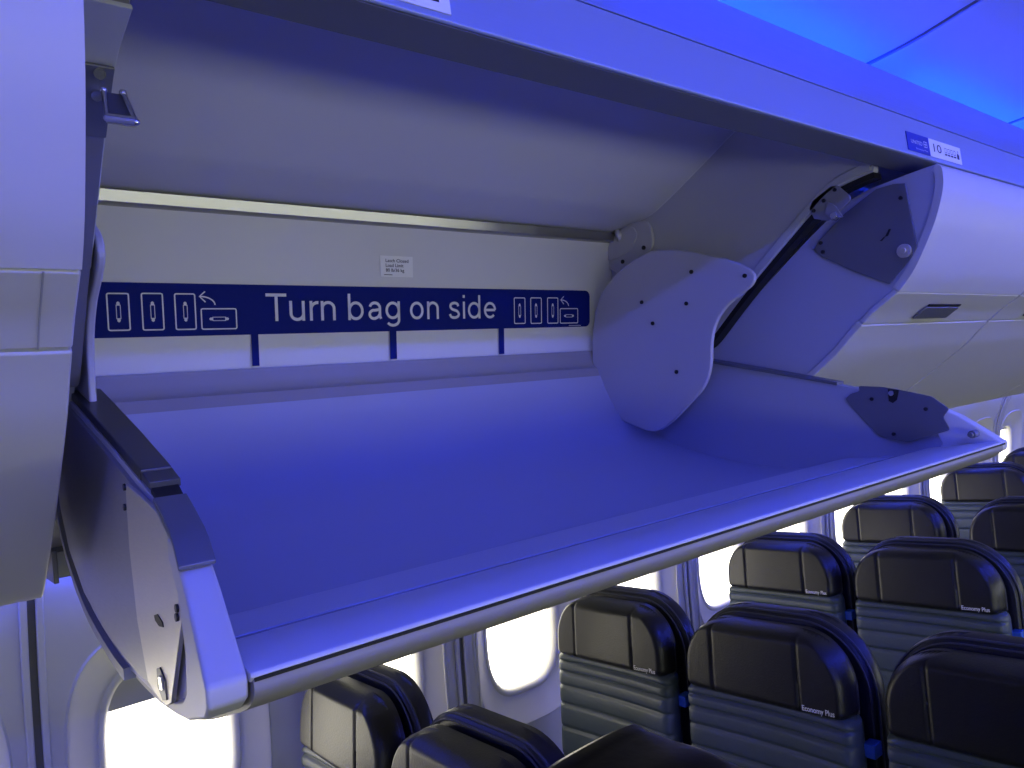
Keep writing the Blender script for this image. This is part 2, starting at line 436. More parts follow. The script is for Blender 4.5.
# metal end plate of the neighbouring closed bin
org = (1.337, .75, -.12)
XE = 1.334
pp = [on_x(a, b, XE) for a, b in [(893, 184), (905, 183), (911, 216), (917, 246), (912, 256), (889, 284), (855, 272), (822, 257), (814, 250), (818, 241), (845, 213), (863, 199), (876, 189)]]
ep = link('end_plate', prism_x(pp, XE, XE + .0045, org=org), 'grey_metal', rb, bevel=.0008)
def screw(parent, px, py, x, org, r=.004, m='screw', dx=-1, t=.0025):
    y, z = on_x(px, py, x); bm = bmesh.new()
    cyl(bm, (x - org[0], y - org[1], z - org[2]), (x + dx * t - org[0], y - org[1], z - org[2]), r, 12)
    return link('screw', bm, m, parent, angle=30)
for a in [(901, 198), (823, 252), (821, 243)]: screw(ep, *a, XE, org, .0035)
bm = bmesh.new()
for s in ([(880, 241), (884, 237), (886, 236), (882, 241)], [(885, 237), (889, 229), (891, 229), (888, 236)]):
    pp = [on_x(a, b, XE) for a, b in s]; prism_x(pp, XE - .001, XE, bm, org=org)
link('slot', bm, 'black', ep)
y, z = on_x(905, 251, XE); bm = bmesh.new(); cyl(bm, (XE - org[0], y - org[1], z - org[2]), (XE - .006 - org[0], y - org[1], z - org[2]), .012, 24)
cyl(bm, (XE - .006 - org[0], y - org[1], z - org[2]), (XE - .010 - org[0], y - org[1], z - org[2]), .005, 12)
link('pivot_disc', bm, 'steel', ep, bevel=.001)

# ================================================================ OPEN BIN
OB = empty('overhead_bin', (.72, 1.1, -.1), 'open overhead bin in the centre with lowered tray and blue Turn bag on side strip', 'overhead bin')
OO = (.72, 1.1, -.1)
XL, XR = .139, 1.305        # inner faces of the fixed end panels
# back panel
PT = Vector((0, 1.19, .423)); pu = Vector((0, -.185, 1)).normalized(); pn = Vector((0, -1, -.185)).normalized()
back = [(1.190, .423), (1.2125, .30), (1.232, .20), (1.242, .153)]
bp = link('back_panel', prism_x(thick(back + [(1.250, .11)], .006), XL - .02, XR + .02, org=OO), 'panel', OB, angle=40)
PO = Vector((0, 1.190 - .0, .423)); PP = (PO, Vector((1, 0, 0)), pu, pn)
OINV = Matrix.Translation(-Vector(OO))
def deco(name, bm, m, lift, parent=bp, pl=PP):
    to_plane(bm, pl, lift); bmesh.ops.transform(bm, matrix=OINV, verts=bm.verts)
    return link(name, bm, m, parent, smooth=False)
LIFT = .0016
def Q(px, py): return isect(px, py, PP)
tl = Q(99, 283); bl = Q(98, 339); tr = Q(590, 290); br = Q(588, 326)
vt = (tl[1] + tr[1]) / 2; vb = (bl[1] + br[1]) / 2; x0 = .185; x1 = (tr[0] + br[0]) / 2
bm = bmesh.new()
R_ = .014
pts = [(x0, vb)]
for k in range(7): a = -math.pi / 2 + k * math.pi / 12; pts.append((x1 - R_ + R_ * math.cos(a), vb + R_ + R_ * math.sin(a)))
for k in range(7): a = k * math.pi / 12; pts.append((x1 - R_ + R_ * math.cos(a), vt - R_ + R_ * math.sin(a)))
pts.append((x0, vt)); flat_poly(bm, pts, .0008)
for a, b, yb in ((251, 258, 366), (389.5, 396, 359), (498.5, 503.5, 354)):
    q0 = Q(a, 340); q1 = Q(b, 340); q2 = Q((a + b) / 2, yb)
    flat_poly(bm, [(q0[0], q2[1]), (q1[0], q2[1]), (q1[0], vb + .001), (q0[0], vb + .001)], .0008)
deco('blue_band', bm, 'navyband', LIFT)
# lettering
a = Q(264.3, 320.5); c = Q(264.3, 292.7); b = Q(495.7, 318.8)
bm = bmesh.new()
def arc(cx, cy, rx, ry, a0, a1, n=18):
    return [(cx + rx * math.cos(math.radians(a0 + (a1 - a0) * k / n)), cy + ry * math.sin(math.radians(a0 + (a1 - a0) * k / n))) for k in range(n + 1)]
XH = .735
GL = {'T': (.72, [[(0, .945), (.72, .945)], [(.36, .945), (.36, 0)]]),
      'u': (.50, [[(0, XH), (0, .29)] + arc(.225, .27, .225, .22, 180, 360)[1:] + [(.45, .29)], [(.45, XH), (.45, 0)]]),
      'n': (.50, [[(0, XH), (0, 0)], arc(.225, .45, .225, .23, 180, 0) + [(.45, .43), (.45, 0)]]),
      'r': (.27, [[(0, XH), (0, 0)], arc(.25, .42, .25, .255, 178, 84)]),
      'b': (.54, [[(0, 1.02), (0, 0)], arc(.25, .36, .25, .31, 0, 360, 30)]),
      'd': (.54, [[(.50, 1.02), (.50, 0)], arc(.25, .36, .25, .31, 0, 360, 30)]),
      'g': (.54, [[(.50, XH), (.50, -.02)] + arc(.255, -.02, .245, .21, 0, -150)[1:], arc(.25, .37, .25, .30, 0, 360, 30)]),
      'o': (.56, [arc(.26, .36, .26, .31, 0, 360, 30)]),
      'e': (.52, [[(0, .37), (.50, .37)], arc(.25, .36, .25, .31, 2, 318, 28)]),
      'i': (.0, [[(0, XH), (0, 0)], [(0, .90), (0, 1.02)]]),
      's': (.44, [catmull([(.41, .54), (.36, .64), (.23, .675), (.09, .63), (.05, .52), (.12, .42), (.23, .375), (.36, .32), (.43, .20), (.37, .09), (.22, .048), (.08, .09), (.02, .20)], 4)]),
      'a': (.46, [arc(.22, .47, .20, .20, 165, 0) + [(.42, .45), (.42, .14), (.46, .04)], [(.42, .41), (.30, .39)] + arc(.18, .215, .17, .165, 80, 300, 16) + [(.34, .11), (.42, .24)]])}
for wd, pa, pb in (('Turn', 264.3, 336.4), ('bag', 347.6, 400.4), ('on', 409.4, 439.2), ('side', 447.7, 495.7)):
    bm = bmesh.new(); qa = Q(pa, 320); qb = Q(pb, 320); H = c[1] - a[1]; W_ = .112
    xx = [0]; adv = []
    for ch in wd: adv.append(xx[-1]); xx.append(xx[-1] + GL[ch][0] + .235 - (.09 if ch in 'Tr' else 0))
    tot = adv[-1] + GL[wd[-1]][0]
    sx = (qb[0] - qa[0] - W_ * H) / (tot * H)
    for ch, ad in zip(wd, adv):
        for st in GL[ch][1]:
            strip_path(bm, [(qa[0] + (W_ / 2 + (ad + px_) * sx) * H, (a[1] + b[1]) / 2 + py_ * H) for px_, py_ in st], W_ * H, .0003)
    deco('lettering', bm, 'print', LIFT + .0012)
# bag pictograms
bm = bmesh.new()
def icon(xa, xb, ya, yb): 
    p = Q(xa, ya); q = Q(xb, yb); return p[0], q[0], q[1], p[1]
def handle_mark(bm, cx, cy, L, vertical, w=.0045):
    pts = [(-w / 2, -L / 2 + w), (0, -L / 2), (w / 2, -L / 2 + w), (w / 2, L / 2 - w), (0, L / 2), (-w / 2, L / 2 - w)]
    for s in (-1, 1):
        e = [(-w / 2, s * (L / 2 - L * .2)), (-w / 2, s * (L / 2 - w * .4)), (0, s * L / 2), (w / 2, s * (L / 2 - w * .4)), (w / 2, s * (L / 2 - L * .2))]
        e = [(x, y) if vertical else (y, x) for x, y in e]; flat_poly(bm, [(cx + x, cy + y) for x, y in e], .0005)
    for s in (-1, 1):
        e = [(s * w * .62, -L * .34), (s * w * .62, L * .34)]
        e = [(x, y) if vertical else (y, x) for x, y in e]; strip_path(bm, [(cx + x, cy + y) for x, y in e], .0011)
for grp in (((105.2, 130.7, 292.7, 330.8), (140, 164.4, 292.7, 330.3), (173.2, 196.5, 293.2, 329.8), (199.8, 237, 308.2, 329.2), (199.5, 296.5, 214.5, 305)),
            ((512.9, 524.7, 297.4, 323.8), (529.4, 541, 297.4, 323.7), (546.2, 557.5, 297.4, 323.5), (558.9, 577.2, 308.2, 323.3), (560.2, 300, 567.6, 306))):
    for xa, xb, ya, yb in grp[:3]:
        bm = bmesh.new(); e = icon(xa, xb, ya, yb); ring(bm, *e[:2], e[2], e[3], .004, .0021)
        handle_mark(bm, (e[0] + e[1]) / 2, (e[2] + e[3]) / 2, (e[3] - e[2]) * .55, True)
        deco('bag_pictogram', bm, 'print', LIFT + .0010)
    bm = bmesh.new(); e = icon(*grp[3]); ring(bm, e[0], e[1], e[2], e[3], .004, .0021)
    handle_mark(bm, (e[0] + e[1]) / 2, (e[2] + e[3]) / 2, (e[1] - e[0]) * .55, False)
    deco('bag_pictogram', bm, 'print', LIFT + .0010); bm = bmesh.new()
    h = Q(*grp[4][:2]); t = Q(*grp[4][2:])
    arc = [(h[0] + (t[0] - h[0]) * math.sin(k * math.pi / 16), t[1] + (h[1] - t[1]) * math.cos(k * math.pi / 16)) for k in range(9)]
    strip_path(bm, arc, .0022)
    strip_path(bm, [(h[0] + .008, h[1] + .008), (h[0] - .001, h[1]), (h[0] + .008, h[1] - .009)], .0022)
    deco('arrow_pictogram', bm, 'print', LIFT + .0010)
q0 = Q(568, 325.5); q1 = Q(580, 325.3); bm = bmesh.new(); strip_path(bm, [q0, q1], .0012)
deco('small_print_line', bm, 'print', LIFT + .0010)
# load limit sticker
s0 = Q(380, 276.5); s1 = Q(412, 257)
bm = bmesh.new(); flat_poly(bm, [(s0[0], s0[1]), (s1[0], s0[1]), (s1[0], s1[1]), (s0[0], s1[1])], .0006)
st = deco('load_limit_sticker', bm, 'sticker', LIFT)
sw = s1[0] - s0[0]; sh = s1[1] - s0[1]
bm = bmesh.new()
for txt, f0, f1, v in (('Latch Closed', .16, .86, .70), ('Load Limit', .16, .70, .47), ('80 lb/36 kg', .16, .72, .24)):
    t_ = text_bm(txt, s0[0] + f0 * sw, s0[0] + f1 * sw, s0[1] + v * sh, .155 * sh, offset=.012)
    me = bpy.data.meshes.new('x'); t_.to_mesh(me); t_.free(); bm.from_mesh(me); bpy.data.meshes.remove(me)
strip_path(bm, [(s0[0] + .1 * sw, s0[1] + .09 * sh), (s0[0] + .35 * sw, s0[1] + .09 * sh)], .0012)
deco('sticker_lettering', bm, 'ink', LIFT + .0012)

# upper metal strip
link('metal_strip', prism_x([(1.180, .4205), (1.1695, .4190), (1.1685, .4170), (1.1745, .4005), (1.177, .399), (1.194, .400), (1.194, .421)], XL, XR - .012, org=OO), 'strip_metal', OB, bevel=.0006)
bm = bmesh.new(); cyl(bm, (XR - .012 - OO[0], 1.168 - OO[1], .408 - OO[2]), (XR - .002 - OO[0], 1.160 - OO[1], .410 - OO[2]), .016, 20)
link('strip_end_cap', bm, 'plate', OB, bevel=.004)
# ceiling liner
LIN = catmull([(1.196, .421), (1.150, .424), (1.105, .427), (1.063, .431), (1.030, .441), (.972, .464), (.914, .489), (.808, .533), (.720, .549), (.655, .542), (.600, .500), (.575, .440), (.567, .370)], 5)
link('ceiling_liner', prism_x(thick(LIN, -.006), XL - .02, XR + .02, org=OO), 'liner', OB, angle=60)

LINE_ = LIN
# fixed end panels (dividers): above the slanted edge
DIAG = [(1.30, .02), (1.20, .0), (1.10, .045), (.977, .118), (.952, .128), (.860, .200), (.743, .283), (.672, .330), (.640, .346), (.600, .352), (.572, .354)]
def end_panel(xa, xb):
    top = [(y, z) for y, z in LIN]
    poly = [(1.255, .11)] + [(1.215, .30), (1.196, .421)] + top[1:] + list(reversed(DIAG))[0:] 
    poly = [(1.30, .10), (1.22, .30), (1.198, .421)] + top[1:] + list(reversed(catmull(DIAG[2:], 3)))
    return link('end_panel', prism_x(poly, xa, xb, org=OO), 'plastic_end', OB, angle=30, bevel=.001)
M['plastic_end'] = mat('end_panel_grey', (.50, .50, .53), .45, noise=.02, nscale=6)
ER = end_panel(XR, XR + .016); EL = end_panel(XL - .016, XL)
# light edge bead where end panel meets the liner
for xx, par in ((XR - .003, ER), (XL, EL)):
    link('edge_bead', prism_x(thick([(y, z - .001) for y, z in LIN[5:]], -.004), xx, xx + .003, org=OO), 'plastic', par)
# rails along the slanted edge: light grey channel, dark seal
DG = catmull(DIAG[3:], 4)
M['edge_grey'] = mat('edge_grey_metal', (.24, .24, .28), .45, .3)
def side_rail(xa, xb, par, sx):
    link('seal', prism_x(thick([(y, z) for y, z in DG], .010), min(xa, xb), max(xa, xb), org=OO), 'black' if sx > 0 else 'edge_grey', par)
    d2 = [(y - .010, z - .004) for y, z in DG]
    link('edge_channel', prism_x(thick(catmull([(.845, .214), (.743, .286), (.672, .333), (.640, .349), (.600, .356), (.574, .358)], 4), -.016), min(xa - sx * .004, xb), max(xa - sx * .004, xb), org=OO), 'greyplastic', par, bevel=.002)
side_rail(XR, XR + .026, ER, 1); side_rail(XL, XL - .026, EL, -1)
# black backing added behind the end panels to block light in the gap
for xa, xb, par in ((XR + .017, XR + .028, ER), (XL - .028, XL - .017, EL)):
    poly = [(1.30, .10), (1.22, .30), (1.198, .421)] + LINE_[1:] + list(reversed([(y + .003, z + .012) for y, z in catmull(DIAG[2:], 3)]))
    link('bulkhead_web', prism_x(poly, xa, xb, org=OO), 'black', par)

LE = catmull([(.574, .354), (.600, .352), (.640, .346), (.672, .330), (.743, .283), (.80, .243)], 4)
M['mid_metal'] = mat('mid_grey_metal', (.34, .34, .37), .4, .4)
# striker brackets on both end panels
def bracket(mir):
    X = lambda x: (1.452 - x) if mir else x
    par = EL if mir else ER
    xs = XR - .004
    pp = [on_x(a, b, XR) for a, b in [(810, 209), (813, 201), (832, 186), (838, 185), (851, 196), (851, 201), (838, 214), (829, 221), (815, 219)]]
    x0, x1 = sorted((X(xs), X(XR)))
    if mir:
        br_ = link('striker_bracket', prism_x(thick([(y - .011, z - .013) for y, z in LE[9:15]], -.003), .108, .1385, org=OO), 'grey_metal', OB, bevel=.0008)
    else: br_ = link('striker_bracket', prism_x(pp, x0, x1, org=OO), 'mid_metal', OB, bevel=.001)
    # protruding tongue + pin
    tri = [on_x(a, b, XR) for a, b in [(829, 201), (838, 207), (845, 217), (834, 221), (826, 216)]]
    x0, x1 = sorted((X(xs - .004), X(xs)))
    if not mir: link('tongue', prism_x(tri, x0, x1, org=OO), 'mid_metal', br_, bevel=.001)
    c = Vector((0, *on_x(838, 218, XR))); c2 = Vector((0, *on_x(846, 220, XR)))
    bm = bmesh.new()
    if not mir:
        cyl(bm, (xs - .004 - OO[0], c.y - OO[1], c.z - OO[2]), (xs - .028 - OO[0], c.y - .008 - OO[1], c.z - OO[2]), .006, 14)
        link('pin', bm, 'steel_x', br_, bevel=.001)
    else:
        # U shaped wire loop leaning into the bin, seen at the upper left
        def on_y(px, py, y): d = ray(px, py); return d * (y / d.y)
        a0 = on_y(103.5, 90, .640); b0 = on_y(107, 118, .632); c0 = on_y(136, 122, .624); d0 = on_y(123, 93, .632)
        for p, q in ((a0, b0), (b0, c0), (c0, d0)):
            cyl(bm, p - Vector(OO), q - Vector(OO), (.0042 if (p, q) == (b0, c0) else .0022), 12)
        for p in (a0, b0, c0, d0): bmesh.ops.create_uvsphere(bm, u_segments=12, v_segments=8, radius=.0030, matrix=Matrix.Translation(p - Vector(OO)))
        link('wire_loop', bm, 'steel_x', br_)
        bm = bmesh.new(); vs = [bm.verts.new(p - Vector(OO) + Vector((0, .003, 0))) for p in (a0, b0, c0, d0)]; bm.faces.new(vs)
        bmesh.ops.solidify(bm, geom=bm.faces[:], thickness=.002); link('loop_web', bm, 'grey_metal', br_)
    for a in ([] if mir else [(836, 190), (825, 201), (815, 211)]):
        y, z = on_x(*a, XR); bm = bmesh.new()
        cyl(bm, (xs - OO[0], y - OO[1], z - OO[2]), (xs - .002 - OO[0], y - OO[1], z - OO[2]), .0035, 12)
        link('screw', bm, 'screw', br_)
    for k_ in ((10, 12) if mir else ()):
        y, z = LE[k_]; bm = bmesh.new()
        cyl(bm, (.127 - OO[0], y - .012 - OO[1], z - .014 - OO[2]), (.127 - OO[0], y - .018 - OO[1], z - .019 - OO[2]), .0045, 14)
        link('bolt', bm, 'steel_x', br_)
bracket(False); bracket(True)
# left divider front edge: broad dark metal channel that carries the bracket
link('edge_plate', prism_x(thick([(y - .006, z - .008) for y, z in LE[:10]], -.004), .103, .1400, org=OO), 'greyplastic', EL, bevel=.001)
M['left_edge'] = M['greyplastic']

# hinge plates (the large rounded ones inside)
HX = 1.225
hpx = [(a, b) for a, b in [(650, 250.5), (672, 249.5), (695, 252), (722, 258), (741, 264.5), (751, 270), (755, 277), (752, 285), (741, 294), (728, 304), (718, 317), (713, 330), (711, 345), (711, 362), (708, 378), (702, 390), (690, 403), (676, 418), (664, 428), (655, 432), (646, 431), (625, 422), (608, 411), (599, 401), (594, 385), (592, 360), (592, 335), (595, 312), (600, 296), (608, 283), (620, 270), (634, 260)]]
HP = roundpoly([on_x(a, b, HX) for a, b in hpx], .01, 2)
HPL = roundpoly([on_x(a, b, 1.283) for a, b in hpx], .01, 2)
def hinge_plate(mir):
    x0, x1 = (.1445, .1525) if mir else (HX, HX + .010)
    o = link('hinge_plate', prism_x(HPL if mir else HP, x0, x1, org=OO), 'plate', OB, angle=30, bevel=.0028, seg=3)
    if not mir:
        for a in [(691.6, 271.9), (642, 302.3), (686.6, 303.5), (653, 323.4), (676.8, 371.9), (745, 275.8)]: screw(o, *a, HX, OO, .0042)
        bm = bmesh.new()
    return o
hinge_plate(False); hinge_plate(True)
# smaller rounded plate tucked behind it
X2 = 1.296
sp = [on_x(a, b, X2) for a, b in [(607, 268), (605, 258), (608, 245), (618, 231), (630, 223), (645, 220), (650, 226), (653, 240), (650, 251), (632, 264), (620, 275)]]
s2 = link('pivot_cover', prism_x(roundpoly(sp, .01, 3), X2, X2 + .009, org=OO), 'plate', OB, bevel=.003, seg=3)
for a in [(644, 247.7), (623, 261.7)]: screw(s2, *a, X2, OO, .005)
sp = [on_x(a, b, X2 - .004) for a, b in [(607, 262), (606, 250), (612, 238), (622, 229), (632, 226), (637, 234), (632, 248), (618, 258)]]
link('cover_cap', prism_x(roundpoly(sp, .01, 3), X2 - .003, X2 + .001, org=OO), 'plate', s2, bevel=.0015, seg=2)

# ---- the lowered bucket
FLO = catmull([(1.232, .150), (1.228, .118), (1.218, .108)], 3) + catmull([(1.212, .088), (1.200, .050), (1.175, .0), (1.136, -.056), (1.08, -.090), (1.00, -.116), (.90, -.140), (.79, -.152), (.74, -.147), (.70, -.1385)], 5) \
    + [(.692, -.1372), (.612, -.1375), (.606, -.139), (.604, -.152), (.568, -.152)]
LIPT = [(.56, -.1295), (.452, -.1262)]
UND = catmull([(.449, -.1275), (.4500, -.136), (.466, -.1475), (.508, -.1610), (.56, -.1755), (.62, -.187), (.70, -.193), (.796, -.190), (.89, -.178), (1.01, -.151), (1.12, -.099), (1.19, -.03), (1.236, .05), (1.247, .105), (1.244, .150)], 5)
xl_in, xr_in = .1385, 1.3165
bucket = link('tray_shell', prism_x(FLO + LIPT[:1] + LIPT[1:] + UND, xl_in, xr_in, org=OO), 'tray_outer', OB, angle=32)
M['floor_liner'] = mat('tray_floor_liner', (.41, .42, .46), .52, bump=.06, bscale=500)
link('floor_liner', prism_x(thick([p for p in FLO if .705 <= p[0] <= 1.2125], -.0015), xl_in + .018, xr_in - .012, org=OO), 'floor_liner', bucket, angle=60)
link('lip_ramp', prism_x(thick([(.705, -.1385), (.692, -.1372), (.612, -.1374)], -.0012), xl_in + .018, xr_in - .012, org=OO), 'outer', bucket)
link('corner_bead', prism_x(thick([p for p in FLO if .72 <= p[0] <= 1.19], .0025), 1.2955, 1.2990, org=OO), 'plastic', bucket)
link('lip_strip', prism_x([(.560, -.1290), (.556, -.1262), (.456, -.1215), (.449, -.1232), (.4475, -.1255), (.452, -.1290), (.56, -.134)], .137, xr_in - .004, org=OO), 'plastic', bucket, bevel=.001)
link('lip_seal', prism_x([(.4487, -.1258), (.4475, -.1265), (.4478, -.1284), (.4520, -.1296)], .139, xr_in + .01, org=OO), 'black', bucket)

TOPE = [(1.165, .098), (1.10, .107), (1.02, .098), (.955, .079), (.80, .033), (.66, -.012), (.60, -.032), (.545, -.052), (.505, -.079), (.462, -.121)]
SIDE = TOPE + [(.462, -.132), (.508, -.150), (.56, -.165), (.62, -.177), (.70, -.184), (.796, -.182), (.89, -.170), (1.01, -.143), (1.12, -.092), (1.165, -.040)]
def lerp_tab(tab):
    def f(y):
        t = sorted(tab)
        if y <= t[0][0]: return t[0][1]
        for (a, b), (c, d) in zip(t, t[1:]):
            if y <= c: return b + (d - b) * (y - a) / (c - a)
        return t[-1][1]
    return f
fo = lerp_tab([(.45, .112), (.525, .122), (.60, .131), (.65, .134), (1.1, .137)])
fi = lerp_tab([(.45, .136), (.525, .143), (.65, .158), (1.01, .170), (1.1, .171)])
mo = lambda y: 1.455 - fo(y)
mi = lambda y: 1.455 - fi(y)
def side_wall(mir):
    x0, x1 = (.1345, lambda y: min(.146, fi(y) - .004)) if not mir else (lambda y: max(1.2985, mi(y) + .004) if y < .6 else 1.2985, 1.3205)
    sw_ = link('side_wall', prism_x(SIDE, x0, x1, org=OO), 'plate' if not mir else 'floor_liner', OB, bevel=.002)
    return sw_
SL = side_wall(False); SR = side_wall(True)
# white moulded rim around the front of each side
RIM_T = [(.590, -.062), (.560, -.064), (.520, -.066), (.505, -.079), (.450, -.1255)]
RIM = [(.585, -.045), (.545, -.0505), (.503, -.0775), (.4495, -.1240), (.4495, -.1285), (.452, -.1375), (.470, -.1470), (.51, -.1585), (.56, -.1725), (.62, -.1840), (.69, -.190), (.69, -.180), (.62, -.173), (.578, -.162), (.550, -.150), (.535, -.120), (.545, -.085), (.585, -.060)]
link('front_rim', prism_x(RIM, fo, fi, org=OO), 'outer', SL, angle=30, bevel=.003, seg=3)
link('front_rim', prism_x(RIM, mi, mo, org=OO), 'plastic', SR, angle=30, bevel=.003, seg=3)
# dark steel rail along the top edge (left), with its end notch
CAP = [(1.10, .107), (1.02, .099), (.955, .080), (.80, .034), (.672, -.0065)]
link('top_rail', prism_x(thick(CAP, -.010), fo, fi, org=OO), 'dark_metal', SL, bevel=.0015)
link('top_rail', prism_x(thick([(1.02, .097), (.955, .078), (.80, .031), (.69, -.003)], -.006), mi, mo, org=OO), 'grey_metal', SR, bevel=.001)
link('rail_tip', prism_x(thick([(.740, .0150), (.672, -.006), (.645, -.0145)], -.007), lambda y: fo(y) + .001, lambda y: fi(y) + .001, org=OO), 'dark_metal', SL, bevel=.001)
link('rail_notch', prism_x([(.646, -.012), (.622, -.020), (.622, -.030), (.646, -.022)], lambda y: fo(y) + .002, lambda y: fi(y) - .001, org=OO), 'black', SL)
link('corner_cap', prism_x(thick([(.622, -.0235), (.585, -.034), (.548, -.046), (.535, -.052), (.518, -.066)], -.004), lambda y: fo(y) - .001, lambda y: fi(y) + .0015, org=OO), 'grey_metal', SL, bevel=.001)
# outer brushed plate on the left side
XP = .128
pp = [on_x(a, b, XP) for a, b in [(125, 483), (140, 496), (156, 512), (171, 543), (175, 566), (183, 607), (171, 703), (166, 706), (158, 698), (148, 682), (137, 620), (129, 547)]]
sp_ = link('side_plate', prism_x(pp, XP, XP + .0035, org=OO), 'steel', SL, bevel=.0008)
for s in ([(155, 615), (158, 614), (163, 622), (164, 627), (160, 626), (156, 620)],):
    link('slot', prism_x([on_x(a, b, XP) for a, b in s], XP - .0008, XP + .001, org=OO), 'black', sp_)
link('latch_window', prism_x([on_x(a, b, XP) for a, b in [(158, 668), (161, 667), (166, 680), (168, 700), (164, 700), (159, 686)]], XP - .0012, XP + .001, org=OO), 'dark_metal', sp_, bevel=.0005)
link('latch_tongue', prism_x([on_x(a, b, XP) for a, b in [(161, 675), (164, 676), (166, 690), (163, 689)]], XP - .0025, XP + .001, org=OO), 'steel_x', sp_, bevel=.0005)
for a in [(125.5, 487), (125.8, 507), (178, 608), (178, 617)]:
    y, z = on_x(*a, XP); bm = bmesh.new(); cyl(bm, (XP - OO[0], y - OO[1], z - OO[2]), (XP - .0018 - OO[0], y - OO[1], z - OO[2]), .003, 12); link('screw', bm, 'screw', sp_)
# long grey side skin behind it
skin = [(1.165, .09), (1.10, .100), (1.02, .092), (.955, .073), (.80, .027), (.672, -.014), (.645, -.022), (.64, -.10), (.66, -.165), (.72, -.176), (.796, -.170), (.89, -.158), (1.01, -.130), (1.10, -.085), (1.15, -.03)]
M['steel_dull'] = mat('dull_aluminium', (.34, .34, .38), .42, .6, noise=.05, nscale=10, aniso=(1, 5, 40))
link('side_skin', prism_x(skin, .1305, .1350, org=OO), 'steel_dull', SL, bevel=.001)
link('lower_edge', prism_x(thick([p for p in UND if p[0] > .79 and p[1] < .08], .011), .1285, .1385, org=OO), 'edge_grey', SL)
# right inner plate
XI = 1.2960
pp = [on_x(a, b, XI) for a, b in [(845, 399), (850, 394), (860, 391), (858, 386), (882, 387), (900, 390), (931, 396.5), (949, 409), (943, 417), (950, 430), (908, 442.5), (880, 437), (863, 420)]]
ip = link('latch_plate', prism_x(roundpoly(pp, .004, 2), XI, XI + .003, org=OO), 'grey_metal', SR, bevel=.0006)
for a in [(872, 399), (926, 409), (894, 434)]: screw(ip, *a, XI, OO, .0032)
pp = [on_x(a, b, XI) for a, b in [(888, 389), (899, 390), (897, 400), (893, 403), (889, 401)]]
link('striker_hole', prism_x(pp, XI - .001, XI + .001, org=OO), 'black', ip)
y, z = on_x(893, 393, XI); bm = bmesh.new(); cyl(bm, (XI - .0012 - OO[0], y - OO[1], z - OO[2]), (XI - .008 - OO[0], y - OO[1], z - OO[2]), .0045, 12); link('roller', bm, 'steel_x', ip)
y, z = on_x(973.5, 434, 1.300); bm = bmesh.new(); cyl(bm, (1.310 - OO[0], y - OO[1], z - OO[2]), (1.292 - OO[0], y - OO[1], z - OO[2]), .0062, 16); cyl(bm, (1.292 - OO[0], y - OO[1], z - OO[2]), (1.285 - OO[0], y - OO[1], z - OO[2]), .004, 12)
link('corner_pin', bm, 'grey_metal', SR, bevel=.001)

# passenger service channel under the bins + the small metal bracket beneath the near bin
bm = bmesh.new(); prism_x([(1.27, -.105), (1.60, -.165), (1.62, -.12), (1.27, -.05)], XA, XB, bm); trim(bm, 'plastic', bevel=.004)
for k in (0, 1, 3, 4, 5, 6, 7, 8, 9):
    xs = XA + .1 + k * 1.02
    bm = bmesh.new(); box(bm, (xs + .46, 1.625, -.155), (.92, .012, .018)); o = link('light_strip', bm, 'sidewash')
    tag(o, 'thin blue light strip under the bins washing the window-side wall', 'light', 'sidewall wash light strips')
bk = empty('mounting_bracket', (.148, 1.20, -.118), 'small grey metal bracket under the left closed bin, beside the tray side', 'bracket')
bm = bmesh.new(); box(bm, (0, .04, .010), (.050, .12, .036)); link('bracket_body', bm, 'grey_metal', bk, bevel=.002)
bm = bmesh.new(); box(bm, (-.026, .04, .008), (.006, .126, .044)); link('flange', bm, 'dark_metal', bk, bevel=.001)

